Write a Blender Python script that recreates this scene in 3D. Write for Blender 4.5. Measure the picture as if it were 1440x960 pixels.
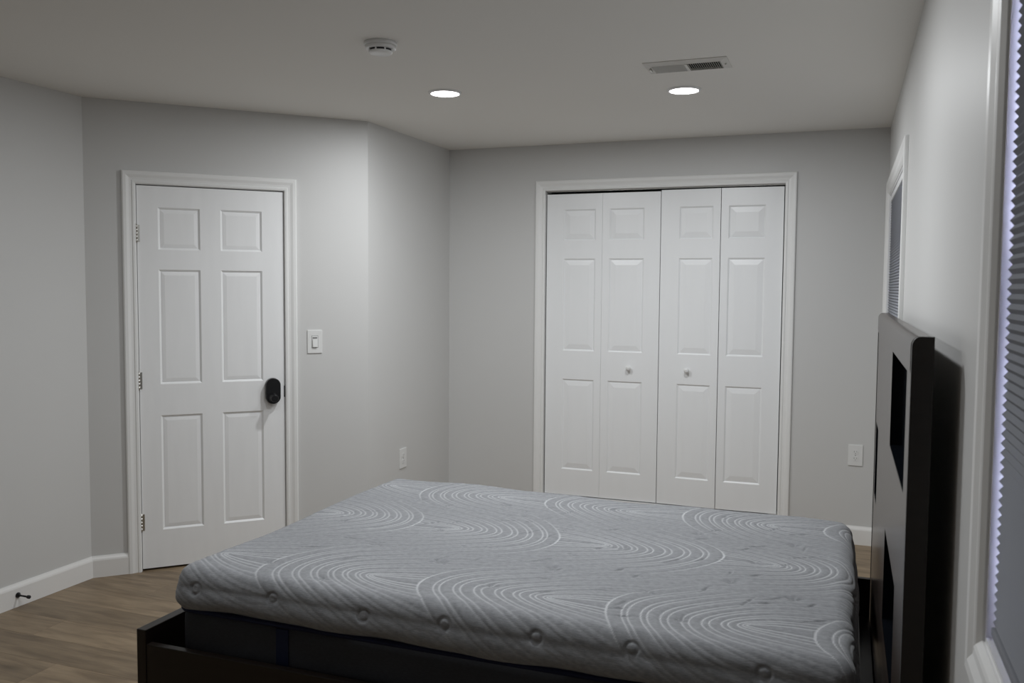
import bpy, bmesh, math, random
import numpy as np
from mathutils import Matrix, Vector

random.seed(7)
for o in list(bpy.data.objects):
    bpy.data.objects.remove(o, do_unlink=True)
SC = bpy.context.scene
COL = SC.collection

# ------------------------------------------------------------------ room measurements (metres)
D, H = 5.6226, 2.4611            # back wall, ceiling height
XC, YC = -2.7999, 4.5042         # corner between the diagonal door wall and the closet side wall
XL = -3.8412                     # left wall
S2 = math.sqrt(.5)
TL = (XC - XL) / S2              # length of the diagonal wall
YR = -1.4                        # wall behind the camera

# ------------------------------------------------------------------ camera
YAW, PITCH, ROLL, FPX = .3603, .0611, .0075, 1245.1547
fw = Vector((-math.sin(YAW) * math.cos(PITCH), math.cos(YAW) * math.cos(PITCH), -math.sin(PITCH)))
rt0 = Vector((math.cos(YAW), math.sin(YAW), 0)); up0 = rt0.cross(fw)
rt = math.cos(ROLL) * rt0 + math.sin(ROLL) * up0
up = -math.sin(ROLL) * rt0 + math.cos(ROLL) * up0
cd = bpy.data.cameras.new('camera'); cam = bpy.data.objects.new('camera', cd); COL.objects.link(cam)
cd.sensor_width = 36.0; cd.lens = FPX * 36.0 / 1440.0; cd.clip_start = .02; cd.clip_end = 60
cam.matrix_world = Matrix(((rt.x, up.x, -fw.x, -.2123), (rt.y, up.y, -fw.y, 0), (rt.z, up.z, -fw.z, 1.5212), (0, 0, 0, 1)))
cd.dof.use_dof = True; cd.dof.focus_distance = 4.4; cd.dof.aperture_fstop = 9.0
SC.camera = cam

# ------------------------------------------------------------------ daylight outside, exposure
w = bpy.data.worlds.new('world'); SC.world = w; w.use_nodes = True
bg = w.node_tree.nodes['Background']; bg.inputs[0].default_value = (.70, .72, 1.0, 1); bg.inputs[1].default_value = 24.0
SC.view_settings.view_transform = 'Standard'; SC.view_settings.look = 'None'
SC.view_settings.gamma = 1.0; SC.view_settings.use_curve_mapping = False
SC.view_settings.exposure = 0.0
LAMP_W = 16.4                     # each recessed lamp
LAMP_COL = (.95, .98, 1.0)

# ------------------------------------------------------------------ materials
def mat(name, col, rough=.6, metal=0.0, spec=.5, coat=0.0, bump=None, var=None, emit=None):
    m = bpy.data.materials.new(name); m.use_nodes = True
    nt = m.node_tree; b = nt.nodes['Principled BSDF']
    b.inputs['Base Color'].default_value = (*col, 1); b.inputs['Roughness'].default_value = rough
    b.inputs['Metallic'].default_value = metal; b.inputs['Specular IOR Level'].default_value = spec
    b.inputs['Coat Weight'].default_value = coat
    if emit: 
        b.inputs['Emission Color'].default_value = (*emit[0], 1); b.inputs['Emission Strength'].default_value = emit[1]
    tc = nt.nodes.new('ShaderNodeTexCoord')
    if var:                                            # (scale, amount, stretch) slow colour variation
        mp = nt.nodes.new('ShaderNodeMapping'); mp.inputs['Scale'].default_value = var[2]
        nt.links.new(tc.outputs['Object'], mp.inputs['Vector'])
        n = nt.nodes.new('ShaderNodeTexNoise'); n.inputs['Scale'].default_value = var[0]; n.inputs['Detail'].default_value = 5
        nt.links.new(mp.outputs[0], n.inputs['Vector'])
        mx = nt.nodes.new('ShaderNodeMix'); mx.data_type = 'RGBA'
        mx.inputs['A'].default_value = (*[c * (1 - var[1]) for c in col], 1); mx.inputs['B'].default_value = (*[min(1, c * (1 + var[1])) for c in col], 1)
        nt.links.new(n.outputs['Fac'], mx.inputs['Factor']); nt.links.new(mx.outputs['Result'], b.inputs['Base Color'])
    if bump:
        n = nt.nodes.new('ShaderNodeTexNoise'); n.inputs['Scale'].default_value = bump[0]; n.inputs['Detail'].default_value = 3
        nt.links.new(tc.outputs['Object'], n.inputs['Vector'])
        bp = nt.nodes.new('ShaderNodeBump'); bp.inputs['Strength'].default_value = bump[1]; bp.inputs['Distance'].default_value = bump[2]
        nt.links.new(n.outputs['Fac'], bp.inputs['Height']); nt.links.new(bp.outputs[0], b.inputs['Normal'])
    return m

M = {}
M['wall'] = mat('wall_paint', (.66, .657, .648), .45, spec=.4, bump=(220, .12, .001), var=(1.2, .02, (1, 1, 1)))
M['ceiling'] = mat('ceiling_paint', (.86, .845, .81), .8, spec=.2, bump=(160, .1, .001), var=(.9, .02, (1, 1, 1)))
M['trim'] = mat('trim_paint', (.87, .87, .86), .36, spec=.5, var=(6, .02, (1, 1, 1)))
M['base'] = mat('baseboard_paint', (.85, .84, .825), .35, var=(5, .02, (1, 1, 1)))
M['door'] = mat('door_paint', (.93, .935, .94), .38, bump=(90, .06, .001), var=(7, .035, (3, 3, .5)))
M['closet_door'] = mat('closet_door_paint', (.93, .94, .95), .35, bump=(110, .05, .001), var=(5, .02, (3, 3, .4)))
M['plastic'] = mat('white_plastic', (.80, .80, .79), .3, var=(20, .01, (1, 1, 1)))
M['plastic_gap'] = mat('plastic_gap', (.25, .25, .25), .5)
M['black'] = mat('black_plastic', (.008, .008, .009), .3, spec=.4, var=(30, .1, (1, 1, 1)))
M['black_rough'] = mat('black_rubber', (.012, .012, .014), .6)
M['steel'] = mat('brushed_steel', (.62, .61, .58), .35, metal=1.0, var=(40, .06, (1, 1, 8)))
M['lamp_rim'] = mat('lamp_rim', (.85, .85, .85), .4)
M['diffuser'] = mat('lamp_diffuser', (.9, .9, .9), .5, emit=((1, .99, .98), 14.0))
M['vent'] = mat('vent_enamel', (.62, .60, .56), .4, var=(25, .05, (1, 1, 1)))
M['vent_dark'] = mat('vent_duct', (.015, .016, .016), .9)
M['wenge'] = mat('dark_brown_wood', (.013, .009, .007), .35, spec=.35, coat=.0, var=(3.0, .45, (1.2, 1.2, 14)), bump=(60, .03, .0005))
M['wenge_gloss'] = mat('glossy_brown_veneer', (.050, .038, .033), .24, spec=.28, coat=.0, var=(2.0, .3, (9, 1, 9)))
M['inlay'] = mat('black_glass_inlay', (.004, .005, .007), .12, spec=.25)
M['base_cloth'] = mat('charcoal_border_fabric', (.050, .052, .060), .9, spec=.1, bump=(600, .4, .001), var=(80, .25, (1, 1, 3)))
M['piping'] = mat('navy_piping', (.010, .013, .036), .7, spec=.2)
M['strap'] = mat('navy_handle_strap', (.010, .016, .045), .6, spec=.2)
M['closet_dark'] = mat('closet_interior_paint', (.35, .35, .34), .8)
M['shade'] = mat('grey_pleated_fabric', (.29, .30, .33), .85, spec=.1, bump=(500, .1, .0005))
M['vinyl'] = mat('white_vinyl_frame', (.85, .85, .86), .4)
_sn = M['shade'].node_tree; _pb = _sn.nodes['Principled BSDF']; _tr = _sn.nodes.new('ShaderNodeBsdfTranslucent'); _tr.inputs[0].default_value = (.30, .31, .36, 1)
_ms = _sn.nodes.new('ShaderNodeMixShader'); _ms.inputs[0].default_value = .05
_sn.links.new(_pb.outputs[0], _ms.inputs[1]); _sn.links.new(_tr.outputs[0], _ms.inputs[2]); _sn.links.new(_ms.outputs[0], _sn.nodes['Material Output'].inputs['Surface'])
gm = bpy.data.materials.new('window_glass'); gm.use_nodes = True; M['glass'] = gm
gnt = gm.node_tree; gnt.nodes.remove(gnt.nodes['Principled BSDF'])
_t = gnt.nodes.new('ShaderNodeBsdfTransparent'); _g = gnt.nodes.new('ShaderNodeBsdfGlossy'); _g.inputs['Roughness'].default_value = .02
_f = gnt.nodes.new('ShaderNodeFresnel'); _f.inputs['IOR'].default_value = 1.45; _m = gnt.nodes.new('ShaderNodeMixShader')
gnt.links.new(_f.outputs[0], _m.inputs[0]); gnt.links.new(_t.outputs[0], _m.inputs[1]); gnt.links.new(_g.outputs[0], _m.inputs[2])
gnt.links.new(_m.outputs[0], gnt.nodes['Material Output'].inputs['Surface'])

def plank_material():
    m = bpy.data.materials.new('oak_plank'); m.use_nodes = True; nt = m.node_tree; b = nt.nodes['Principled BSDF']
    N = nt.nodes.new; L = nt.links.new
    tc = N('ShaderNodeTexCoord'); oi = N('ShaderNodeObjectInfo')
    off = N('ShaderNodeVectorMath'); off.operation = 'SCALE'; off.inputs[0].default_value = (7, 13, 3); L(oi.outputs['Random'], off.inputs['Scale'])
    ad = N('ShaderNodeVectorMath'); L(tc.outputs['Object'], ad.inputs[0]); L(off.outputs[0], ad.inputs[1])
    def noise(scale, st, det, dist=0):
        mp = N('ShaderNodeMapping'); mp.inputs['Scale'].default_value = st; L(ad.outputs[0], mp.inputs['Vector'])
        n = N('ShaderNodeTexNoise'); n.inputs['Scale'].default_value = scale; n.inputs['Detail'].default_value = det; n.inputs['Distortion'].default_value = dist
        L(mp.outputs[0], n.inputs['Vector']); return n
    g1 = noise(3.2, (1, 7, 1), 6, .6); g2 = noise(14, (1, 12, 1), 4); kn = noise(2.2, (1, 2.6, 1), 2)
    r1 = N('ShaderNodeValToRGB'); L(g1.outputs['Fac'], r1.inputs[0])
    e = r1.color_ramp.elements; e[0].position = .3; e[0].color = (.170, .121, .074, 1); e[1].position = .72; e[1].color = (.315, .235, .150, 1)
    tone = N('ShaderNodeMapRange'); L(oi.outputs['Random'], tone.inputs[0]); tone.inputs[3].default_value = .86; tone.inputs[4].default_value = 1.12
    gr = N('ShaderNodeMapRange'); L(g2.outputs['Fac'], gr.inputs[0]); gr.inputs[1].default_value = .25; gr.inputs[2].default_value = .75; gr.inputs[3].default_value = .86; gr.inputs[4].default_value = 1.1
    kr = N('ShaderNodeMapRange'); L(kn.outputs['Fac'], kr.inputs[0]); kr.inputs[1].default_value = .22; kr.inputs[2].default_value = .36; kr.inputs[3].default_value = .62; kr.inputs[4].default_value = 1
    m1 = N('ShaderNodeMath'); m1.operation = 'MULTIPLY'; L(tone.outputs[0], m1.inputs[0]); L(gr.outputs[0], m1.inputs[1])
    m2 = N('ShaderNodeMath'); m2.operation = 'MULTIPLY'; L(m1.outputs[0], m2.inputs[0]); L(kr.outputs[0], m2.inputs[1])
    sc = N('ShaderNodeVectorMath'); sc.operation = 'SCALE'; L(r1.outputs[0], sc.inputs[0]); L(m2.outputs[0], sc.inputs['Scale'])
    L(sc.outputs[0], b.inputs['Base Color']); b.inputs['Roughness'].default_value = .42; b.inputs['Specular IOR Level'].default_value = .35
    bp = N('ShaderNodeBump'); bp.inputs['Strength'].default_value = .15; bp.inputs['Distance'].default_value = .001
    L(g2.outputs['Fac'], bp.inputs['Height']); L(bp.outputs[0], b.inputs['Normal'])
    return m
M['plank'] = plank_material()
M['subfloor'] = mat('subfloor', (.06, .045, .03), .9)

def quilt_material():
    m = bpy.data.materials.new('quilted_knit'); m.use_nodes = True; nt = m.node_tree; b = nt.nodes['Principled BSDF']
    N = nt.nodes.new; L = nt.links.new
    at = N('ShaderNodeAttribute'); at.attribute_name = 'stitch'
    tc = N('ShaderNodeTexCoord')
    mp = N('ShaderNodeMapping'); mp.inputs['Scale'].default_value = (60, 330, 330); L(tc.outputs['Object'], mp.inputs['Vector'])
    n = N('ShaderNodeTexNoise'); n.inputs['Scale'].default_value = 1; n.inputs['Detail'].default_value = 2; L(mp.outputs[0], n.inputs['Vector'])
    n2 = N('ShaderNodeTexNoise'); n2.inputs['Scale'].default_value = 55; n2.inputs['Detail'].default_value = 4; L(tc.outputs['Object'], n2.inputs['Vector'])
    av = N('ShaderNodeMath'); av.operation = 'ADD'; L(n.outputs['Fac'], av.inputs[0]); L(n2.outputs['Fac'], av.inputs[1])
    rp = N('ShaderNodeMapRange'); L(av.outputs[0], rp.inputs[0]); rp.inputs[1].default_value = .65; rp.inputs[2].default_value = 1.35; rp.inputs[3].default_value = 0; rp.inputs[4].default_value = 1
    mx = N('ShaderNodeMix'); mx.data_type = 'RGBA'; L(rp.outputs[0], mx.inputs['Factor'])
    mx.inputs['A'].default_value = (.200, .206, .219, 1); mx.inputs['B'].default_value = (.302, .309, .324, 1)
    th = N('ShaderNodeMix'); th.data_type = 'RGBA'; L(at.outputs['Fac'], th.inputs['Factor']); L(mx.outputs['Result'], th.inputs['A'])
    th.inputs['B'].default_value = (.52, .53, .55, 1)
    L(th.outputs['Result'], b.inputs['Base Color']); b.inputs['Roughness'].default_value = .9; b.inputs['Specular IOR Level'].default_value = .15
    b.inputs['Sheen Weight'].default_value = .15
    bp = N('ShaderNodeBump'); bp.inputs['Strength'].default_value = .35; bp.inputs['Distance'].default_value = .0012
    L(av.outputs[0], bp.inputs['Height']); L(bp.outputs[0], b.inputs['Normal'])
    return m
M['quilt'] = quilt_material()

# ------------------------------------------------------------------ builders
def tag(o, label=None, cat=None, group=None, kind=None):
    if label: o['label'] = label
    if cat: o['category'] = cat
    if group: o['group'] = group
    if kind: o['kind'] = kind
    return o
WORLD = {}
def empty(name, loc, label=None, cat=None, group=None, kind=None):
    o = bpy.data.objects.new(name, None); COL.objects.link(o); o.location = loc; o.empty_display_size = .1
    WORLD[o.name] = Vector(loc); return tag(o, label, cat, group, kind)
def link(name, me, parent=None, loc=None):
    """loc: world position of the mesh origin"""
    o = bpy.data.objects.new(name, me); COL.objects.link(o)
    loc = Vector(loc) if loc is not None else (WORLD[parent.name].copy() if parent else Vector())
    WORLD[o.name] = loc
    if parent: o.parent = parent; o.location = loc - WORLD[parent.name]
    else: o.location = loc
    return o
class MB:
    """collects shapes in world coordinates into one mesh"""
    def __init__(s): s.v = []; s.f = []; s.sm = []
    def add(s, vs, fs, smooth=False):
        k = len(s.v); s.v += [Vector(p) for p in vs]
        for f in fs: s.f.append([i + k for i in f]); s.sm.append(smooth)
        return s
    def box(s, lo, hi, fr=None, bev=0.0):
        if bev > 0:
            bm = bmesh.new(); bmesh.ops.create_cube(bm, size=1)
            c = [(a + b) / 2 for a, b in zip(lo, hi)]; d = [b - a for a, b in zip(lo, hi)]
            for q in bm.verts: q.co = Vector((c[i] + q.co[i] * d[i] for i in range(3)))
            bmesh.ops.bevel(bm, geom=list(bm.edges), offset=bev, segments=2, affect='EDGES', profile=.6)
            bm.verts.index_update(); vs = [q.co.copy() for q in bm.verts]; fs = [[q.index for q in f.verts] for f in bm.faces]; bm.free()
        else:
            (a, b, c), (d, e, f) = lo, hi
            vs = [Vector(p) for p in ((a, b, c), (d, b, c), (d, e, c), (a, e, c), (a, b, f), (d, b, f), (d, e, f), (a, e, f))]
            fs = [(3, 2, 1, 0), (4, 5, 6, 7), (0, 1, 5, 4), (1, 2, 6, 5), (2, 3, 7, 6), (3, 0, 4, 7)]
        if fr: vs = [fr(*p) for p in vs]
        return s.add(vs, fs)
    def prism(s, poly, h0, h1, fr, smooth=False):
        """poly in (a,b), extruded along c; fr maps (a,b,c) to world"""
        n = len(poly); vs = [fr(a, b, h0) for a, b in poly] + [fr(a, b, h1) for a, b in poly]
        fs = [[i, (i + 1) % n, n + (i + 1) % n, n + i] for i in range(n)]
        s.add(vs, fs, smooth); s.add(vs, [list(range(n))[::-1], list(range(n, 2 * n))]); return s
    def lathe(s, prof, fr, n=32, cap=True, smooth=True):
        """prof: (radius, height) list; axis = third axis of fr"""
        vs = []; fs = []
        for r, h in prof:
            for i in range(n):
                a = 2 * math.pi * i / n; vs.append(fr(r * math.cos(a), r * math.sin(a), h))
        for j in range(len(prof) - 1):
            for i in range(n):
                fs.append((j * n + i, j * n + (i + 1) % n, (j + 1) * n + (i + 1) % n, (j + 1) * n + i))
        s.add(vs, fs, smooth)
        if cap: s.add(vs, [list(range(n))[::-1], [(len(prof) - 1) * n + i for i in range(n)]])
        return s
    def mesh(s, name, m, origin):
        me = bpy.data.meshes.new(name); o = Vector(origin)
        me.from_pydata([p - o for p in s.v], [], s.f); me.materials.append(m)
        me.polygons.foreach_set('use_smooth', s.sm)
        bm = bmesh.new(); bm.from_mesh(me); bmesh.ops.remove_doubles(bm, verts=bm.verts, dist=1e-6)
        bmesh.ops.recalc_face_normals(bm, faces=bm.faces); bm.to_mesh(me); bm.free()
        return me
    def build(s, name, m, parent=None, loc=None):
        loc = Vector(loc) if loc is not None else (WORLD[parent.name] if parent else Vector())
        return link(name, s.mesh(name, m, loc), parent, loc)
def frame(O, U, V, N):
    O, U, V, N = Vector(O), Vector(U), Vector(V), Vector(N)
    return lambda a, b, c: O + U * a + V * b + N * c
def rrect(a0, a1, b0, b1, r, n=5):
    pts = []
    for cx, cy, s in ((a1 - r, b1 - r, 0), (a0 + r, b1 - r, 1), (a0 + r, b0 + r, 2), (a1 - r, b0 + r, 3)):
        for i in range(n + 1):
            t = math.pi / 2 * (s + i / n); pts.append((cx + r * math.cos(t), cy + r * math.sin(t)))
    return pts

# frames of the walls: a along the wall (to the right as seen from the room), b up, c out into the room
Z = (0, 0, 1)
F_DOOR = frame((XC - TL * S2, YC - TL * S2, 0), (S2, S2, 0), Z, (S2, -S2, 0))      # a = TL - t
F_BACK = frame((0, D, 0), (1, 0, 0), Z, (0, -1, 0))                                 # a = x
F_RIGHT = frame((0, 0, 0), (0, -1, 0), Z, (-1, 0, 0))                               # a = -y
F_LEFT = frame((XL, 0, 0), (0, 1, 0), Z, (1, 0, 0))                                 # a = y
F_SIDE = frame((XC, 0, 0), (0, 1, 0), Z, (1, 0, 0))                                 # a = y
YLC = YC - TL * S2                                                                  # y of the left/diagonal corner

def wall_with_holes(name, fr, a0, a1, z1, th, holes, label, m='wall'):
    mb = MB(); holes = sorted(holes); x = a0
    for h0, h1, b0, b1 in holes:
        mb.box((x, 0, -th), (h0, z1, 0), fr)
        if b0 > 0: mb.box((h0, 0, -th), (h1, b0, 0), fr)
        mb.box((h0, b1, -th), (h1, z1, 0), fr); x = h1
    mb.box((x, 0, -th), (a1, z1, 0), fr)
    return tag(mb.build(name, M[m]), label, 'wall', kind='structure')

# ------------------------------------------------------------------ setting
WT = .13
# door opening (a = TL - t)
DA0, DA1, DZ = TL - 1.2297, TL - .4765, 2.04
CL, CR, CZ0, CZ1 = -2.099, -.5738, .1265, 2.1594
W1 = (.50, 1.493); W2 = (3.905, 5.43); WZ0, WZ1 = .985, 2.06
wall_with_holes('wall_diagonal', F_DOOR, 0, TL, H, WT, [(DA0 - .018, DA1 + .018, 0, DZ + .018)], 'light grey diagonal wall around the white panelled room door')
wall_with_holes('wall_back', F_BACK, XC - .05, .05, H, WT, [(CL - .018, CR + .018, CZ0 - .018, CZ1 + .018)], 'light grey back wall around the closet')
wall_with_holes('wall_right', F_RIGHT, -D, -YR, H, WT, [(-W2[1], -W2[0], WZ0, WZ1), (-W1[1], -W1[0], WZ0, WZ1)], 'light grey window wall behind the headboard')
tag(MB().box((YR, 0, -WT), (YLC, H, 0), F_LEFT).build('wall_left', M['wall']), 'light grey wall at the far left of the room', 'wall', kind='structure')
tag(MB().box((YC, 0, -WT), (D + WT, H, 0), F_SIDE).build('wall_side', M['wall']), 'narrow grey wall between the room door corner and the closet wall', 'wall', kind='structure')
tag(MB().box((XL - WT, YR - WT, 0), (WT, YR, H)).build('wall_rear', M['wall']), 'light grey wall behind the camera', 'wall', kind='structure')
tag(MB().box((XL - 1.2, YR - WT, H), (.3, D + 1.0, H + .08)).build('ceiling', M['ceiling']), 'plain off-white ceiling with recessed lamps', 'ceiling', kind='structure')
# closet interior, and a backing added behind the room door against light leaks
mb = MB()
mb.box((CL - .25, D + .62, 0), (CR + .25, D + .66, H)); mb.box((CL - .29, D + WT, 0), (CL - .25, D + .66, H)); mb.box((CR + .25, D + WT, 0), (CR + .29, D + .66, H))
tag(mb.build('wall_closet', M['closet_dark']), 'dim interior walls of the closet behind the folding doors', 'wall', kind='structure')
tag(MB().box((DA0 - .15, 0, -WT - .06), (DA1 + .12, H, -WT - .005), F_DOOR).build('door_light_block', M['closet_dark']), 'unseen backing added behind the room door to block outside light', 'wall', kind='structure')

# floor slab with one object per plank, boards running parallel to the back wall
floor = tag(MB().box((XL - 1.2, YR - WT, -.09), (.3, D + 1.0, -.012)).build('floor', M['subfloor']), 'brown oak plank floor', 'floor', kind='structure')
PW, PL = .182, 1.22
pm = MB().box((0, 0, -.012), (PL - .0006, PW - .0006, 0), bev=.0006).mesh('plank', M['plank'], (0, 0, 0))
short = {}
y = YR; row = 0
def diag_max_x0(yy):      # left limit of the room at depth yy
    return XL - .02 if yy < YLC else min(XC, XL + (yy - YLC)) - .05
while y < D:
    off = (row * .437) % PL
    x = XL - 1.15 - off * 0 - (PL - off)
    while x < 0:
        x0, x1 = max(x, XL - .1), min(x + PL, .0)
        if x1 - x0 > .03 and x1 > diag_max_x0(y):
            ln = round(x1 - x0, 3)
            if abs(ln - PL) < .002: me = pm
            else:
                if ln not in short: short[ln] = MB().box((0, 0, -.012), (ln - .0006, PW - .0006, 0), bev=.0006).mesh('plank', M['plank'], (0, 0, 0))
                me = short[ln]
            link('plank', me, floor, (x0, y, 0))
        x += PL
    y += PW; row += 1

# baseboards
BPROF = [(0, 0), (.014, 0), (.014, .088), (.0115, .096), (.006, .105), (.004, .110), (0, .110)]     # (c, b)
def baseboard(name, fr, a0, a1, label, mit0=0.0, mit1=0.0):
    mb = MB(); n = len(BPROF)
    vs = [fr(a0 + c * mit0, b, c) for c, b in BPROF] + [fr(a1 + c * mit1, b, c) for c, b in BPROF]
    mb.add(vs, [[i, (i + 1) % n, n + (i + 1) % n, n + i] for i in range(n)] + [list(range(n))[::-1], list(range(n, 2 * n))])
    return tag(mb.build(name, M['base']), label, 'baseboard', kind='structure')
T8 = math.tan(math.radians(22.5))
baseboard('baseboard_left', F_LEFT, YR, YLC, 'white baseboard along the left wall with a black door stop', 0, -T8)
baseboard('baseboard_diagonal', F_DOOR, 0, DA0 - .066, 'short white baseboard between the left corner and the door casing', T8, 0)
baseboard('baseboard_door_right', F_DOOR, DA1 + .066, TL, 'white baseboard right of the room door, behind the bed', 0, T8)
baseboard('baseboard_side', F_SIDE, YC, D, 'white baseboard below the outlet beside the outside corner', -T8, -1)
baseboard('baseboard_back_left', F_BACK, XC, CL - .075, 'white baseboard left of the closet casing', 1, 0)
baseboard('baseboard_back', F_BACK, CR + .072, 0, 'white baseboard right of the closet by the headboard', 0, -1)
baseboard('baseboard_right', F_RIGHT, -D, -YR, 'white baseboard behind the headboard', 1, 0)

# casings
DPROF = [(0, 0), (0, .010), (.006, .012), (.014, .0125), (.018, .0095), (.030, .011), (.044, .0165), (.058, .0175), (.063, .0150), (.065, .011), (.065, 0)]
def casing_piece(fr, c0, d0, c1, d1, prof):
    n = len(prof)
    vs = [fr(c0[0] + d0[0] * w, c0[1] + d0[1] * w, h) for w, h in prof] + [fr(c1[0] + d1[0] * w, c1[1] + d1[1] * w, h) for w, h in prof]
    return MB().add(vs, [[i, (i + 1) % n, n + (i + 1) % n, n + i] for i in range(n)] + [list(range(n))[::-1], list(range(n, 2 * n))])
def casing(name, fr, a0, a1, b0, b1, prof, label, bottom=False, floor_z=0.0):
    base = fr((a0 + a1) / 2, b0 if bottom else floor_z, 0)
    t = empty(name, base, label, 'trim', kind='structure')
    ll, ul, ur, lr = (a0, b0), (a0, b1), (a1, b1), (a1, b0)
    if bottom:
        casing_piece(fr, ll, (-1, -1), lr, (1, -1), prof).build('casing_bottom', M['trim'], t)
        casing_piece(fr, ll, (-1, -1), ul, (-1, 1), prof).build('casing_side', M['trim'], t)
        casing_piece(fr, ur, (1, 1), lr, (1, -1), prof).build('casing_side', M['trim'], t)
    else:
        casing_piece(fr, (a0, floor_z), (-1, 0), ul, (-1, 1), prof).build('casing_side', M['trim'], t)
        casing_piece(fr, ur, (1, 1), (a1, floor_z), (1, 0), prof).build('casing_side', M['trim'], t)
    casing_piece(fr, ul, (-1, 1), ur, (1, 1), prof).build('casing_head', M['trim'], t)
    return t
def jamb(t, fr, a0, a1, b0, b1, depth, bottom, m='trim', th=.018):
    mb = MB(); mb.box((a0 - th, b0, -depth), (a0, b1 + th, .0), fr); mb.box((a1, b0, -depth), (a1 + th, b1 + th, .0), fr); mb.box((a0, b1, -depth), (a1, b1 + th, .0), fr)
    if bottom: mb.box((a0 - th, b0 - th, -depth), (a1 + th, b0, .0), fr)
    return mb.build('jamb', M[m], t)
t1 = casing('trim_1', F_DOOR, DA0 - .003, DA1 + .003, 0, DZ + .003, DPROF, 'white moulded casing around the white room door')
jamb(t1, F_DOOR, DA0, DA1, 0, DZ, WT, False)
MB().box((DA0, 0, -.055), (DA0 + .012, DZ, -.043), F_DOOR).box((DA1 - .012, 0, -.055), (DA1, DZ, -.043), F_DOOR).box((DA0, DZ - .012, -.055), (DA1, DZ, -.043), F_DOOR).build('door_stop_strip', M['trim'], t1)
CPROF = [(w * 1.03, h) for w, h in DPROF]
t2 = casing('trim_2', F_BACK, CL, CR, CZ0, CZ1, CPROF, 'white moulded casing around the folding closet doors')
jamb(t2, F_BACK, CL, CR, CZ0, CZ1, WT, True)
MB().box((CL + .002, CZ1 - .006, -.05), (CR - .002, CZ1, -.02), F_BACK).build('door_track', M['steel'], t2)
MB().box((CR - .05, CZ0, -.045), (CR - .004, CZ0 + .006, -.015), F_BACK).box((CL + .004, CZ0, -.045), (CL + .05, CZ0 + .006, -.015), F_BACK).build('pivot_bracket', M['steel'], t2)

# panelled door leaves: stiles and rails with recessed fields; each raised panel is a part of its own
def leaf_mesh(fr, a0, a1, b0, b1, panels, th, rec=.009, slope=.010):
    mb = MB()
    A = sorted({a0, a1, *[p[0] for p in panels], *[p[1] for p in panels]}); B = sorted({b0, b1, *[p[2] for p in panels], *[p[3] for p in panels]})
    inside = lambda a, b: any(p[0] < a < p[1] and p[2] < b < p[3] for p in panels)
    for i in range(len(A) - 1):
        for j in range(len(B) - 1):
            if not inside((A[i] + A[i + 1]) / 2, (B[j] + B[j + 1]) / 2):
                mb.add([fr(A[i], B[j], 0), fr(A[i + 1], B[j], 0), fr(A[i + 1], B[j + 1], 0), fr(A[i], B[j + 1], 0)], [(0, 1, 2, 3)])
    for p in panels:
        o = [(p[0], p[2]), (p[1], p[2]), (p[1], p[3]), (p[0], p[3])]; s = slope
        q = [(p[0] + s, p[2] + s), (p[1] - s, p[2] + s), (p[1] - s, p[3] - s), (p[0] + s, p[3] - s)]
        vs = [fr(a, b, 0) for a, b in o] + [fr(a, b, -rec) for a, b in q]
        mb.add(vs, [(k, (k + 1) % 4, 4 + (k + 1) % 4, 4 + k) for k in range(4)] + [(4, 5, 6, 7)])
    c = [(a0, b0), (a1, b0), (a1, b1), (a0, b1)]
    # rim follows the grid points so that the front and the edges are welded
    vs = [fr(a, b, 0) for a, b in c] + [fr(a, b, -th) for a, b in c]
    mb.add(vs, [(k, 4 + k, 4 + (k + 1) % 4, (k + 1) % 4) for k in range(4)] + [(7, 6, 5, 4)])
    return mb
def panel_mesh(fr, p, rec=.009, gap=.014, bev=.026, top=-.0025):
    a0, a1, b0, b1 = p[0] + gap, p[1] - gap, p[2] + gap, p[3] - gap
    o = [(a0, b0), (a1, b0), (a1, b1), (a0, b1)]; q = [(a0 + bev, b0 + bev), (a1 - bev, b0 + bev), (a1 - bev, b1 - bev), (a0 + bev, b1 - bev)]
    vs = [fr(a, b, -rec - .001) for a, b in o] + [fr(a, b, -rec + .0015) for a, b in o] + [fr(a, b, top) for a, b in q]
    fs = [(3, 2, 1, 0), (8, 9, 10, 11)] + [(k, (k + 1) % 4, 4 + (k + 1) % 4, 4 + k) for k in range(4)] + [(4 + k, 4 + (k + 1) % 4, 8 + (k + 1) % 4, 8 + k) for k in range(4)]
    return MB().add(vs, fs)

# room door
FD = frame(F_DOOR(0, 0, -.004), (S2, S2, 0), Z, (S2, -S2, 0))
d1 = empty('door_1', F_DOOR(DA0, .012, -.02), 'white six-panel room door with a black electronic lock', 'door', kind='structure')
LA0, LA1 = DA0 + .003, DA1 - .003
ta = lambda t: TL - t
DP = []
for tl_, tr_ in ((1.125, .916), (.812, .595)):
    for z0, z1 in ((1.704, 1.925), (.995, 1.600), (.214, .829)): DP.append((ta(tl_), ta(tr_), z0, z1))
leaf_mesh(FD, LA0, LA1, .012, 2.035, DP, .038).build('door_leaf', M['door'], d1)
for p in DP: panel_mesh(FD, p, gap=.013, bev=.017, top=-.0045).build('panel', M['door'], d1)
for hz in (1.787, 1.017, .262):
    h = MB(); fr = frame(FD(LA0 - .003, hz, .005), (S2, S2, 0), (S2, -S2, 0), Z)
    for k in range(5): h.lathe([(.0062, -.045 + k * .018), (.0062, -.0285 + k * .018)], fr, 12)
    h.lathe([(.004, -.049), (.004, .049)], fr, 10)
    h.box((LA0 - .003, hz - .044, -.002), (LA0 + .013, hz + .044, .0016), FD)
    h.build('hinge', M['steel'], d1)
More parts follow.
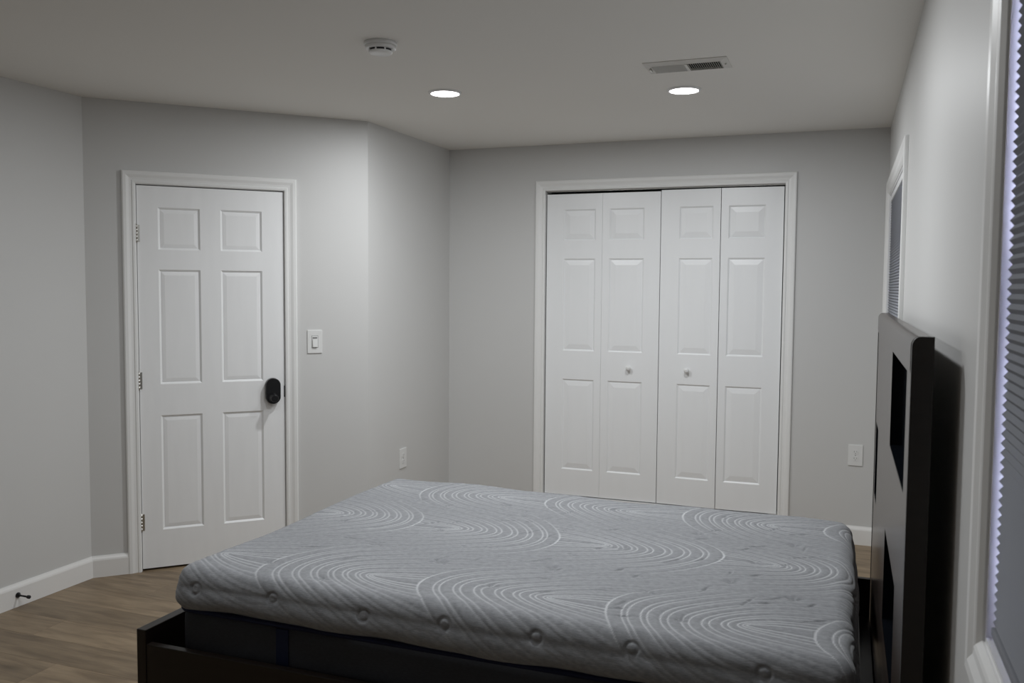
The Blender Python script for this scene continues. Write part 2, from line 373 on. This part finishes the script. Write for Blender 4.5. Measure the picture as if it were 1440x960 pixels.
# lock: rounded black body with a thumb turn
lk = MB(); pts = rrect(ta(.5455) - .040, ta(.5455) + .040, .866, 1.009, .0395, 10)
sh = [(ta(.5455) + (a - ta(.5455)) * .94, .9375 + (b - .9375) * .965) for a, b in pts]
n = len(pts)
vs = [FD(a, b, 0) for a, b in pts] + [FD(a, b, .030) for a, b in pts] + [FD(a, b, .035) for a, b in sh]
lk.add(vs, [(j * n + i, j * n + (i + 1) % n, (j + 1) * n + (i + 1) % n, (j + 1) * n + i) for j in (0, 1) for i in range(n)], True)
lk.add(vs, [list(range(n))[::-1], list(range(2 * n, 3 * n))])
lock = lk.build('door_lock', M['black'], d1); lock['label'] = 'black pill-shaped electronic lock'
fr = frame(FD(ta(.5455), .902, .035), (S2, S2, 0), Z, (S2, -S2, 0))
MB().lathe([(.026, -.001), (.026, .004), (.021, .006), (.020, .044), (.017, .048)], fr, 28).build('thumb_turn', M['black'], lock)
MB().box((LA1 - .0035, .90, -.030), (LA1 + .0028, .962, .0012), FD).build('latch_plate', M['black_rough'], d1)

# folding closet doors: two pairs of leaves
xs = [-2.094, -1.7115, -1.3300, -.9535, -.5785]
zr = ((1.832, 2.036), (1.104, 1.713), (.307, .914))
def closet_pair(name, ia, fold, label, knob_leaf, knob_x):
    x0, x1, x2 = xs[ia], xs[ia + 1], xs[ia + 2]
    d = empty(name, (.5 * (x0 + x2), D + .02, CZ0 + .004), label, 'door', kind='structure')
    for k in (0, 1):
        a0, a1 = (x0, x1) if k == 0 else (x1, x2)
        g = .0022; gl, gr_ = (g, .0006 if fold < .01 else .002) if k == 0 else (.0006 if fold < .01 else .002, g)
        # each pair is folded a little, so that the meeting edge stands proud
        c0, c1 = (0, fold) if k == 0 else (fold, 0)
        w_ = a1 - a0; dy = (c1 - c0) / w_
        U = Vector((1, -dy, 0)).normalized(); Nn = Vector((-U.y * -1, U.x * -1, 0)); Nn = Vector((U.y, -U.x, 0))
        fr = frame((a0, D + .014 - c0, 0), U, Z, Nn)
        wide_first = (k == 0)            # broad stile away from the fold
        pa, pb = (.119, w_ - .045) if wide_first else (.047, w_ - .106)
        ps = [(pa, pb, q0, q1) for q0, q1 in zr]
        lf = leaf_mesh(fr, gl, w_ - gr_, CZ0 + .007, CZ1 - (.023 if ia == 0 else .016), ps, .030, rec=.008).build('door_leaf', M['closet_door'], d)
        for p in ps: panel_mesh(fr, p, rec=.008, gap=.011, bev=.032, top=-.0015).build('panel', M['closet_door'], lf)
        if k == knob_leaf:
            kf = frame(fr(knob_x - a0, 1.003, 0), U, Z, Nn)
            MB().lathe([(.011, -.001), (.0085, .004), (.0075, .012), (.013, .017), (.0165, .023), (.0165, .028), (.012, .034), (.004, .036)], kf, 24).build('knob', M['plastic'], lf)
    return d
closet_pair('door_2', 0, .003, 'left pair of white folding closet doors', 1, -1.521)
closet_pair('door_3', 2, .012, 'right pair of white folding closet doors', 0, -1.144)

# ------------------------------------------------------------------ windows with grey pleated shades
def window(name, tname, wy, idx, label, tlabel):
    y0, y1 = wy
    prof = [(0, 0), (0, .004), (.010, .011)] + [(w_ * 1.14, h * 1.05) for w_, h in DPROF[3:]]
    t = casing(tname, F_RIGHT, -y1 + .004, -y0 - .004, WZ0 + .004, WZ1 - .004, prof, tlabel, bottom=True)
    wd = empty(name, (.07, (y0 + y1) / 2, WZ0), label, 'window', kind='structure')
    mb = MB(); th = .012
    mb.box((-y1, WZ0, -WT), (-y1 + th, WZ1, 0), F_RIGHT).box((-y0 - th, WZ0, -WT), (-y0, WZ1, 0), F_RIGHT)
    mb.box((-y1 + th, WZ1 - th, -WT), (-y0 - th, WZ1, 0), F_RIGHT).box((-y1 + th, WZ0, -WT), (-y0 - th, WZ0 + th, 0), F_RIGHT)
    mb.build('jamb', M['vinyl'], wd)
    a0, a1, b0, b1 = -y1 + th, -y0 - th, WZ0 + th, WZ1 - th; s = .045; zm = (b0 + b1) / 2
    for q0, q1, nm in ((b0, zm + .02, 'lower_sash'), (zm - .02, b1, 'upper_sash')):
        cc = -.105 if nm == 'lower_sash' else -.125
        f = MB().box((a0, q0, cc - .018), (a0 + s, q1, cc), F_RIGHT).box((a1 - s, q0, cc - .018), (a1, q1, cc), F_RIGHT)
        f.box((a0 + s, q0, cc - .018), (a1 - s, q0 + s, cc), F_RIGHT).box((a0 + s, q1 - s, cc - .018), (a1 - s, q1, cc), F_RIGHT)
        sa = f.build(nm, M['vinyl'], wd)
        MB().box((a0 + s, q0 + s, cc - .012), (a1 - s, q1 - s, cc - .008), F_RIGHT).build('pane', M['glass'], sa)
    return wd
window('window_1', 'trim_3', W1, 1, 'near window behind the grey pleated shade at the right edge', 'white moulded frame of the near window at the right edge')
window('window_2', 'trim_4', W2, 2, 'far window beyond the headboard in the right corner', 'white moulded frame of the far window beside the closet corner')
def shade(wy, label, bottom, gap):
    y0, y1 = wy[0] + .012 + gap, wy[1] - .012 - gap
    xf = .0165; top = WZ1 - .014
    t = empty('pleated_shade', (xf, (y0 + y1) / 2, bottom), label, 'window shade', group='grey pleated window shades')
    MB().box((xf - .012, y0 - .002, top - .032), (xf + .022, y1 + .002, top), bev=.003).build('headrail', M['vinyl'], t)
    pitch = .0142; n = int((top - .032 - bottom - .014) / pitch); zt = top - .032; mb = MB()
    f, bk = [], []
    for k in range(n + 1):
        z = zt - k * pitch; f.append((xf - .0035, z)); bk.append((xf + .007, z))
        if k < n: f.append((xf - .0095, z - pitch / 2)); bk.append((xf + .0135, z - pitch / 2))
    # honeycomb cells: front and back pleats closed at both ends
    m_ = len(f)
    vs = [(x, yy, z) for yy in (y0, y1) for x, z in f] + [(x, yy, z) for yy in (y0, y1) for x, z in bk]
    fs = []
    for i in range(m_ - 1):
        fs.append((i, i + 1, m_ + i + 1, m_ + i)); fs.append((2 * m_ + i, 3 * m_ + i, 3 * m_ + i + 1, 2 * m_ + i + 1))
        fs.append((i, 2 * m_ + i, 2 * m_ + i + 1, i + 1)); fs.append((m_ + i, m_ + i + 1, 3 * m_ + i + 1, 3 * m_ + i))
    mb.add(vs, fs); mb.build('pleats', M['shade'], t)
    zb = zt - n * pitch
    MB().box((xf - .012, y0, zb - .014), (xf + .016, y1, zb), bev=.003).build('bottom_rail', M['shade'], t)
shade(W1, 'grey pleated shade filling the near window at the right edge', WZ0 + .013, .012)
shade(W2, 'grey pleated shade in the far window beyond the headboard', WZ0 + .013, .0025)

# ------------------------------------------------------------------ bed frame
bed = empty('bed_frame', (-1.2, 3.01, 0), 'dark brown wooden bed frame with a tall glossy headboard', 'bed')
HY0, HY1, HXF, HXB, HZ = 1.9272, 3.8539, -.0865, -.0480, 1.4301
F_HEAD = frame((HXF, 0, 0), (0, -1, 0), Z, (-1, 0, 0))           # a = -y, c towards the room
INL = [(-2.69, -2.06, 1.085, 1.365), (-2.80, -2.25, .545, .820), (-3.78, -3.56, .715, 1.000)]
hb = MB()
# face board split round the recessed inlays
A = sorted({-HY1, -HY0, *[p[0] for p in INL], *[p[1] for p in INL]}); B = sorted({.10, HZ - .075, *[p[2] for p in INL], *[p[3] for p in INL]})
ins = lambda a, b: any(p[0] < a < p[1] and p[2] < b < p[3] for p in INL)
for i in range(len(A) - 1):
    for j in range(len(B) - 1):
        if not ins((A[i] + A[i + 1]) / 2, (B[j] + B[j + 1]) / 2):
            hb.add([F_HEAD(A[i], B[j], 0), F_HEAD(A[i + 1], B[j], 0), F_HEAD(A[i + 1], B[j + 1], 0), F_HEAD(A[i], B[j + 1], 0)], [(0, 1, 2, 3)])
o = [(-HY1, .10), (-HY0, .10), (-HY0, HZ - .075), (-HY1, HZ - .075)]
vs = [F_HEAD(a, b, 0) for a, b in o] + [F_HEAD(a, b, -.034) for a, b in o]
hb.add(vs, [(k, 4 + k, 4 + (k + 1) % 4, (k + 1) % 4) for k in range(4)] + [(7, 6, 5, 4)])
head = hb.build('headboard', M['wenge_gloss'], bed); head['label'] = 'glossy brown headboard with black inlays'
for p in INL:                                              # black tray set into the face
    e_ = .0025; o = [(p[0], p[2]), (p[1], p[2]), (p[1], p[3]), (p[0], p[3])]; q = [(p[0] + e_, p[2] + e_), (p[1] - e_, p[2] + e_), (p[1] - e_, p[3] - e_), (p[0] + e_, p[3] - e_)]
    vs = [F_HEAD(a, b, -.0335) for a, b in o] + [F_HEAD(a, b, -.0004) for a, b in o] + [F_HEAD(a, b, -.0004) for a, b in q] + [F_HEAD(a, b, -.030) for a, b in q]
    MB().add(vs, [(4 * j + k, 4 * j + (k + 1) % 4, 4 * j + 4 + (k + 1) % 4, 4 * j + 4 + k) for j in range(3) for k in range(4)] + [(3, 2, 1, 0), (12, 13, 14, 15)]).build('inlay', M['inlay'], head)
# rounded cap rail along the top
cap = [(.0015, HZ - .078), (.003, HZ - .066), (.003, HZ - .026)]
for i in range(9):
    t = math.pi / 2 * i / 8; cap.append((-.014 + .017 * math.cos(t), HZ - .020 + .020 * math.sin(t)))
cap += [(-.034, HZ), (-.034, HZ - .078)]
fr = frame((HXF, 0, 0), (-1, 0, 0), Z, (0, 1, 0))
mb = MB().prism(cap, HY0 + .003, HY1, fr); mb.build('cap_rail', M['wenge_gloss'], head)
# dark backing board and end boards
MB().box((HXF + .0350, HY0 + .02, .10), (HXB, HY1 - .02, HZ - .012)).build('back_board', M['wenge'], head)
for ya, yb in ((HY0 - .020, HY0 - .0005), (HY1 + .0005, HY1 + .004)):
    endp = [(.002, .0), (.002, HZ - .026)]
    for i in range(7):
        t = math.pi / 2 * i / 6; endp.append((-.014 + .016 * math.cos(t), HZ - .020 + .020 * math.sin(t)))
    endp += [(HXF - HXB, HZ), (HXF - HXB, 0)]
    MB().prism(endp, ya, yb, fr).build('end_post', M['wenge'], bed)
# footboard, side rails, platform
MB().box((-2.346, 2.212, .05), (-2.309, 3.825, .402), bev=.003).build('footboard', M['wenge'], bed)
for ya, yb in ((2.214, 2.240), (3.797, 3.823)):
    MB().box((-2.308, ya, .10), (-.0885, yb, .355), bev=.0025).build('side_rail', M['wenge'], bed)
MB().box((-.136, 2.2405, .06), (-.0885, 3.7965, .200), bev=.0025).build('head_rail', M['wenge'], bed)
for ya, yb in ((2.2405, 2.262), (3.775, 3.7965)):
    MB().box((-2.30, ya, .265), (-.138, yb, .285)).build('slat_ledge', M['wenge'], bed)
for k in range(10):
    x = -2.25 + k * .225
    MB().box((x, 2.2415, .286), (x + .09, 3.795, .303)).build('slat', M['wenge'], bed)
for x in (-2.345, ):
    for ya in (2.214, 3.76): MB().box((x, ya, 0), (x + .034, ya + .06, .049), bev=.003).build('leg', M['wenge'], bed)
MB().box((-1.25, 2.99, 0), (-1.19, 3.05, .285)).build('center_leg', M['wenge'], bed)

# ------------------------------------------------------------------ mattress
MX0, MX1, MY0, MY1, MZ = -2.232, -.160, 2.252, 3.765, .610
matt = empty('mattress', ((MX0 + MX1) / 2, (MY0 + MY1) / 2, .303), 'grey quilted queen mattress with swirling stitched lines and a charcoal side', 'mattress')
def ring_loft(x0, x1, y0, y1, prof, rad, n=8):
    """prof: (inset, z)"""
    vs = []; m_ = None
    for ins_, z in prof:
        pts = rrect(x0 + ins_, x1 - ins_, y0 + ins_, y1 - ins_, max(.01, rad - ins_), n); m_ = len(pts)
        vs += [(a, b, z) for a, b in pts]
    fs = [(j * m_ + i, j * m_ + (i + 1) % m_, (j + 1) * m_ + (i + 1) % m_, (j + 1) * m_ + i) for j in range(len(prof) - 1) for i in range(m_)]
    mb = MB().add(vs, fs, True); mb.add(vs, [list(range(m_))[::-1], [(len(prof) - 1) * m_ + i for i in range(m_)]]); return mb
ring_loft(MX0 + .004, MX1 - .004, MY0 + .006, MY1 - .006, [(.012, .304), (.002, .315), (0, .35), (0, .43), (.004, .478), (.02, .485)], .07).build('border', M['base_cloth'], matt)

# quilted top panel
R0, SIDE = .058, .078                       # edge rounding, straight drop to the hem
PLAN = .075                                  # corner radius in plan = reach of the round edge
AX, AY = (MX1 - MX0) / 2, (MY1 - MY0) / 2
ARC = R0 * math.pi / 2; LEN = ARC + SIDE
STEP = .0036
na = int(2 * (AX - R0 + LEN) / STEP); nb = int(2 * (AY - R0 + LEN) / STEP)
ga = np.linspace(-(AX - R0 + LEN), AX - R0 + LEN, na); gb = np.linspace(-(AY - R0 + LEN), AY - R0 + LEN, nb)
GA, GB = np.meshgrid(ga, gb, indexing='ij')
CXm, CYm = (MX0 + MX1) / 2, (MY0 + MY1) / 2
sa, sb = np.sign(GA), np.sign(GB)
dx = np.maximum(np.abs(GA) - (AX - R0), 0); dy = np.maximum(np.abs(GB) - (AY - R0), 0)
rho = np.hypot(dx, dy); nxn = np.where(rho > 1e-9, dx / np.maximum(rho, 1e-9), 0) * sa; nyn = np.where(rho > 1e-9, dy / np.maximum(rho, 1e-9), 0) * sb
rho = np.minimum(rho, LEN)
# pattern in unrolled cloth coordinates
PX, PY = CXm + GA, CYm + GB
def pattern(X, Y):
    per = .566; uc = .385
    LN = np.array([.0, .050, .068, .108, .127, .164, .184, .220, .238, .270, .288, .318, .334, .358, .370, .380])
    rows = [(1.86, -1, -1.43), (2.43, 1, -1.965), (3.03, -1, -1.165), (3.56, 1, -1.955), (4.13, -1, -1.43)]
    wob = .012 * np.sin(X * 9.1 + Y * 3.3) + .010 * np.sin(Y * 11.0 - X * 4.0)
    dist = np.full(X.shape, 1.0); lvl = np.zeros(X.shape); vis = np.zeros(X.shape)
    bound = []
    for (ya, s1, _), (yb, s2, _) in zip(rows[:-1], rows[1:]):
        bound.append((ya + yb) / 2)
    for k, (yc, s, x0) in enumerate(rows):
        ph = 2 * math.pi * (X - x0) / per
        lo = -9 if k == 0 else bound[k - 1] + .055 * np.sin(2 * math.pi * (X + 1.965) / per + .6)
        hi = 99 if k == len(rows) - 1 else bound[k] + .055 * np.sin(2 * math.pi * (X + 1.965) / per + .6)
        own = (Y >= lo) & (Y < hi)
        Yv = (Y - yc + wob * .6) * 2.05
        Xv = (X + wob - x0) * s                       # tips at multiples of per
        kk = np.floor(Xv / per)
        best = np.full(X.shape, -1.0); tt = np.zeros(X.shape)
        for off in (1, 0, -1, -2):
            u = Xv - (kk + off) * per
            sig = .5 * (np.sqrt((u - uc) ** 2 + Yv ** 2) - (u - uc))
            t = uc - sig                              # 0 on the outline, uc at the focus
            hit = (t >= 0) & (best < 0)
            tt = np.where(hit, t, tt); best = np.where(hit, 1.0, best)
            # outline of a scale that lies just outside counts as a seam
            dist = np.where(own & (t < 0) & (best < 0), np.minimum(dist, -t), dist)
        # distance in tip-coordinate, converted to cloth distance with the local gradient
        d = np.full(X.shape, 1.0)
        for l in LN: d = np.minimum(d, np.abs(tt - l))
        d = np.where(tt > .384, .02, d)
        dist = np.where(own, np.minimum(dist, d), dist)
        lvl = np.where(own, tt, lvl); vis = np.where(own, .10 + .90 * np.exp(-(Yv / (.16 + 1.0 * (uc - tt) * .75)) ** 2), vis)
    gx, gy = np.gradient(lvl, STEP)
    g = np.hypot(gx, gy); g = np.clip(g, .35, 2.4)
    return dist / g, vis
dst, vis = pattern(PX, PY)
puff = .0024 * (1 - np.exp(-(dst / .0075) ** 2)) * (.30 + .70 * vis)
stitch = np.exp(-(dst / .0021) ** 2) * vis
rng = np.random.default_rng(3)
# tufts: small pulled dimples on the top, round ones along the sides
tufts = []
for x, y_ in ((-1.98, 2.42), (-1.72, 2.34), (-1.44, 2.62), (-2.02, 2.95), (-1.62, 2.98), (-1.30, 3.30), (-1.08, 2.72), (-.92, 3.02), (-.74, 2.60), (-.70, 3.32),
              (-.52, 2.78), (-.47, 3.04), (-.33, 2.70), (-1.52, 3.45), (-1.9, 3.4), (-1.2, 2.47), (-.62, 2.42), (-.36, 3.32), (-1.74, 2.72), (-1.0, 3.42)):
    tufts.append((x, y_, .020, .007))
side_t = []
for x in np.arange(MX0 + .12, MX1, .285):
    for yy in (MY0 - .028, MY1 + .028): side_t.append((x + rng.uniform(-.03, .03), yy + rng.uniform(-.015, .015)))
for yy in np.arange(MY0 + .14, MY1, .28):
    for x in (MX0 - .03, MX1 + .03): side_t.append((x + rng.uniform(-.01, .01), yy + rng.uniform(-.03, .03)))
disp = puff.copy()
for x, y_, r_, dp in tufts:
    q = np.hypot((PX - x) * .8, PY - y_); an = np.arctan2(PY - y_, PX - x)
    disp -= dp * np.exp(-(q / r_) ** 2) * (1 + .35 * np.cos(5 * an + x * 7))
    stitch *= 1 - .6 * np.exp(-(q / r_) ** 2)
for x, y_ in side_t:
    q = np.hypot(PX - x, PY - y_)
    disp -= .004 * np.exp(-((q - .0165) / .0045) ** 2); disp += .001 * np.exp(-(q / .012) ** 2); disp -= .004 * np.exp(-(q / .045) ** 2)
    stitch *= 1 - np.exp(-(q / .03) ** 4)
# soft unevenness of the top and small creases
soft = .004 * np.sin(PX * 5.1 + 1) * np.sin(PY * 6.3) + .0025 * np.sin(PX * 13 + PY * 5)
cr = np.zeros_like(disp)
for _ in range(60):
    x, y_ = rng.uniform(MX0 + .15, MX1 - .1), rng.uniform(MY0 + .1, MY1 - .1); th = rng.normal(.9, .5); ln_ = rng.uniform(.015, .05)
    a = (PX - x) * math.cos(th) + (PY - y_) * math.sin(th); b = -(PX - x) * math.sin(th) + (PY - y_) * math.cos(th)
    cr -= .0055 * np.exp(-(a / ln_) ** 2 - (b / .004) ** 2)
disp += soft + cr
wave = .004 * np.sin(PX * 10.5 + PY * 9.0) + .003 * np.sin(PX * 23 + 1.0)           # hem wanders up and down
ang = np.minimum(rho / R0, math.pi / 2); drop = np.maximum(rho - ARC, 0)
F = R0 * np.sin(ang); G = R0 * (1 - np.cos(ang)) + drop * (1 + wave / SIDE * np.clip(drop / SIDE, 0, 1))
bul = .010 * np.sin(np.clip(drop / SIDE, 0, 1) * math.pi) - .014 * np.clip(drop / SIDE - .6, 0, 1) ** 2 * 6
F = F + bul
bx_ = np.clip(GA, -(AX - R0), AX - R0) + nxn * F; by_ = np.clip(GB, -(AY - R0), AY - R0) + nyn * F
nz = np.cos(ang); nh = np.sin(ang)
VX = CXm + bx_ + nxn * nh * disp; VY = CYm + by_ + nyn * nh * disp; VZ = MZ - G + nz * disp
VY = VY - .055 * np.clip((VX - MX0) / (MX1 - MX0), 0, 1) * np.clip((VY - MY0) / (MY1 - MY0), 0, 1)     # slightly out of square
verts = np.stack([VX, VY, VZ], -1).reshape(-1, 3) - np.array(WORLD[matt.name])
idx = np.arange(na * nb).reshape(na, nb)
quads = np.stack([idx[:-1, :-1], idx[1:, :-1], idx[1:, 1:], idx[:-1, 1:]], -1).reshape(-1, 4)
raw = np.hypot(dx, dy)
keep = (np.minimum.reduce([raw[:-1, :-1], raw[1:, :-1], raw[1:, 1:], raw[:-1, 1:]]) < LEN).reshape(-1)
quads = quads[keep]
used = np.unique(quads); remap = np.full(na * nb, -1); remap[used] = np.arange(len(used))
quads = remap[quads]; verts = verts[used]; st = stitch.reshape(-1)[used]
me = bpy.data.meshes.new('quilted_top')
me.vertices.add(len(verts)); me.vertices.foreach_set('co', verts.astype(np.float32).ravel())
me.loops.add(quads.size); me.loops.foreach_set('vertex_index', quads.astype(np.int32).ravel())
me.polygons.add(len(quads)); me.polygons.foreach_set('loop_start', np.arange(0, quads.size, 4, dtype=np.int32))
me.polygons.foreach_set('use_smooth', np.ones(len(quads), dtype=bool))
at_ = me.attributes.new('stitch', 'FLOAT', 'POINT'); at_.data.foreach_set('value', st.astype(np.float32))
me.update(calc_edges=True); me.validate(); me.materials.append(M['quilt'])
top = link('quilted_top', me, matt); top['label'] = 'grey quilted top panel with pale stitched swirls'
ring_loft(MX0 - .001, MX1 + .001, MY0 - .001, MY1 + .001, [(.012, .464), (.001, .467), (-.002, .472), (.001, .477), (.012, .480)], .07).build('piping', M['piping'], matt)
MB().box((-1.836, MY0 + .0015, .33), (-1.792, MY0 + .008, .462), bev=.001).build('handle_strap', M['strap'], matt)

# ------------------------------------------------------------------ ceiling fixtures
def downlight(x, y_, label, k=1.0):
    t = empty('recessed_light', (x, y_, H), label, 'ceiling light', group='round recessed ceiling lights')
    fr = frame((x, y_, H), (1, 0, 0), (0, 1, 0), (0, 0, -1))
    MB().lathe([(.080, 0), (.080, .003), (.076, .008), (.070, .009), (.068, .006)], fr, 48, cap=False).build('trim_ring', M['lamp_rim'], t)
    MB().lathe([(.0685, .001), (.0685, .0062), (.062, .0075), (.001, .0078)], fr, 48).build('diffuser', M['diffuser'], t)
    ld = bpy.data.lights.new('lamp_glow', 'AREA'); ld.shape = 'DISK'; ld.size = .134; ld.energy = LAMP_W * k; ld.color = LAMP_COL
    lo = bpy.data.objects.new('lamp_glow', ld); COL.objects.link(lo); lo.parent = t; lo.location = (0, 0, -.0105)
    return t
downlight(-2.061, 3.961, 'round bright ceiling light nearest the room door corner', .92)
downlight(-.959, 4.267, 'round bright ceiling light beside the air vent', .80)
downlight(-1.031, 2.690, 'round ceiling light just above the top edge of the picture', .92)
downlight(-2.15, 2.05, 'unseen ceiling fill light added over the foot of the bed', .46)  # guessed lamp, added to brighten the room door and left wall

sd = empty('smoke_detector', (-1.926, 3.082, H), 'white round smoke detector on the ceiling', 'smoke detector')
fr = frame((-1.926, 3.082, H), (1, 0, 0), (0, 1, 0), (0, 0, -1))
MB().lathe([(.064, 0), (.064, .010), (.060, .013)], fr, 40).build('mounting_base', M['plastic'], sd)
MB().lathe([(.060, .0131), (.058, .024), (.052, .027)], fr, 40).build('body', M['plastic'], sd)
MB().lathe([(.044, .0271), (.044, .034)], fr, 40).build('vent_slot', M['black_rough'], sd)
for k in range(8):
    a = 2 * math.pi * k / 8 + .1; f2 = frame(fr(0, 0, 0), (math.cos(a), math.sin(a), 0), (-math.sin(a), math.cos(a), 0), (0, 0, -1))
    MB().box((.0441, -.003, .0271), (.0475, .003, .034), f2).build('vent_rib', M['plastic'], sd)
MB().lathe([(.047, .0341), (.045, .040), (.036, .043), (.002, .044)], fr, 40).build('sensor_cap', M['plastic'], sd)

vx0, vx1, vy0, vy1 = -1.040, -.694, 3.715, 3.905
vt = empty('air_vent', ((vx0 + vx1) / 2, (vy0 + vy1) / 2, H), 'white two-way metal air vent in the ceiling', 'vent')
MB().box((vx0 + .03, vy0 + .035, H - .0012), (vx1 - .03, vy1 - .03, H - .0002)).build('duct_opening', M['vent_dark'], vt)
mb = MB(); ix0, ix1, iy0, iy1 = vx0 + .030, vx1 - .030, vy0 + .038, vy1 - .034
def slope_frame(mb, o, i, z0, z1):
    (a0, a1, b0, b1), (c0, c1, e0, e1) = o, i
    O = [(a0, b0), (a1, b0), (a1, b1), (a0, b1)]; I = [(c0, e0), (c1, e0), (c1, e1), (c0, e1)]
    vs = [(x, y_, H) for x, y_ in O] + [(x, y_, z0) for x, y_ in O] + [(x, y_, z1) for x, y_ in I] + [(x, y_, H) for x, y_ in I]
    mb.add(vs, [(4 * j + k, 4 * j + (k + 1) % 4, 4 * ((j + 1) % 4) + (k + 1) % 4, 4 * ((j + 1) % 4) + k) for j in range(4) for k in range(4)])
slope_frame(mb, (vx0, vx1, vy0, vy1), (ix0, ix1, iy0, iy1), H - .003, H - .010)
xm = (ix0 + ix1) / 2; mb.box((xm - .006, iy0, H - .012), (xm + .006, iy1, H - .002))
mb.build('register_frame', M['vent'], vt)
for s, (p0, p1) in ((-1, (ix0, xm - .006)), (1, (xm + .006, ix1))):
    mb = MB(); n = 16
    for k in range(n):
        xk = p0 + (k + .5) * (p1 - p0) / n; a = -math.radians(50) * s
        f2 = frame((xk, 0, H - .008), (math.cos(a), 0, math.sin(a)), (0, 1, 0), (-math.sin(a), 0, math.cos(a)))
        mb.box((-.0055, iy0, -.0004), (.0055, iy1, .0004), f2)
    mb.build('louver_bank', M['vent'], vt)
for x in (vx0 + .014, vx1 - .014):
    MB().lathe([(.004, .004), (.004, .011), (.002, .012)], frame((x, (vy0 + vy1) / 2, H), (1, 0, 0), (0, 1, 0), (0, 0, -1)), 12).build('screw', M['steel'], vt)
MB().box((ix0 - .012, vy0 + .07, H - .016), (ix0 - .007, vy0 + .11, H - .005)).build('damper_lever', M['steel'], vt)

# ------------------------------------------------------------------ wall plates
def plate(name, fr, a0, a1, b0, b1, label, cat, group=None):
    ca, cb = (a0 + a1) / 2, (b0 + b1) / 2
    t = empty(name, fr(ca, cb, 0), label, cat, group)
    MB().box((a0, b0, 0), (a1, b1, .006), fr, bev=.0022).build('wall_plate', M['plastic'], t)
    return t, ca, cb
t, ca, cb = plate('light_switch', F_DOOR, TL - .352, TL - .269, 1.141, 1.272, 'white light switch on the wall beside the room door', 'light switch')
MB().box((ca - .0185, cb - .035, .0055), (ca + .0185, cb + .035, .0064), F_DOOR).build('switch_gap', M['plastic_gap'], t)
MB().box((ca - .0165, cb - .033, .006), (ca + .0165, cb + .033, .0075), F_DOOR, bev=.0006).build('switch_surround', M['plastic'], t)
pz = [(.0075, cb - .030), (.0075, cb + .014), (.011, cb + .014), (.0155, cb - .030)]
MB().prism([(b, c) for c, b in pz], ca - .0125, ca + .0125, lambda b, c, a: F_DOOR(a, b, c)).build('rocker', M['plastic'], t)
MB().box((ca - .0125, cb + .0165, .0075), (ca + .0125, cb + .026, .0085), F_DOOR).build('dimmer_bar', M['plastic_gap'], t)
def outlet(fr, a0, a1, b0, b1, label):
    t, ca, cb = plate('wall_outlet', fr, a0, a1, b0, b1, label, 'outlet', 'white wall outlets')
    for s in (-1, 1):
        q = cb + s * .0195
        fc = MB().prism(rrect(ca - .0165, ca + .0165, q - .014, q + .014, .009), .006, .0078, fr).build('socket_face', M['plastic'], t)
        MB().box((ca - .0082, q - .002, .0077), (ca - .0060, q + .0075, .0081), fr).box((ca + .0060, q - .0012, .0077), (ca + .0082, q + .0065, .0081), fr).lathe([(.0024, .0077), (.0024, .0081)], frame(fr(ca, q - .0075, 0), fr(1, 0, 0) - fr(0, 0, 0), Z, fr(0, 0, 1) - fr(0, 0, 0)), 10).build('slots', M['plastic_gap'], fc)
    MB().lathe([(.0028, .006), (.0028, .0072)], frame(fr(ca, cb, 0), fr(1, 0, 0) - fr(0, 0, 0), Z, fr(0, 0, 1) - fr(0, 0, 0)), 12).build('screw', M['plastic_gap'], t)
outlet(F_SIDE, 4.884, 4.972, .381, .505, 'white wall outlet on the narrow wall left of the closet')
outlet(F_BACK, -.176, -.094, .474, .600, 'white wall outlet right of the closet near the headboard')

# ------------------------------------------------------------------ door stop on the left baseboard
sp = (XL + .014, 3.012, .056)
ds = empty('door_stop', sp, 'small black door stop on the left baseboard', 'door stop')
fr = frame(sp, (0, 1, 0), Z, (1, 0, 0))
MB().lathe([(.013, 0), (.013, .004), (.006, .012), (.0045, .016)], fr, 20).build('base', M['black'], ds)
MB().lathe([(.0042, .0155), (.0042, .062)], fr, 14).build('rod', M['black'], ds)
MB().lathe([(.0075, .0615), (.0082, .066), (.0082, .074), (.006, .077)], fr, 18).build('rubber_tip', M['black_rough'], ds)
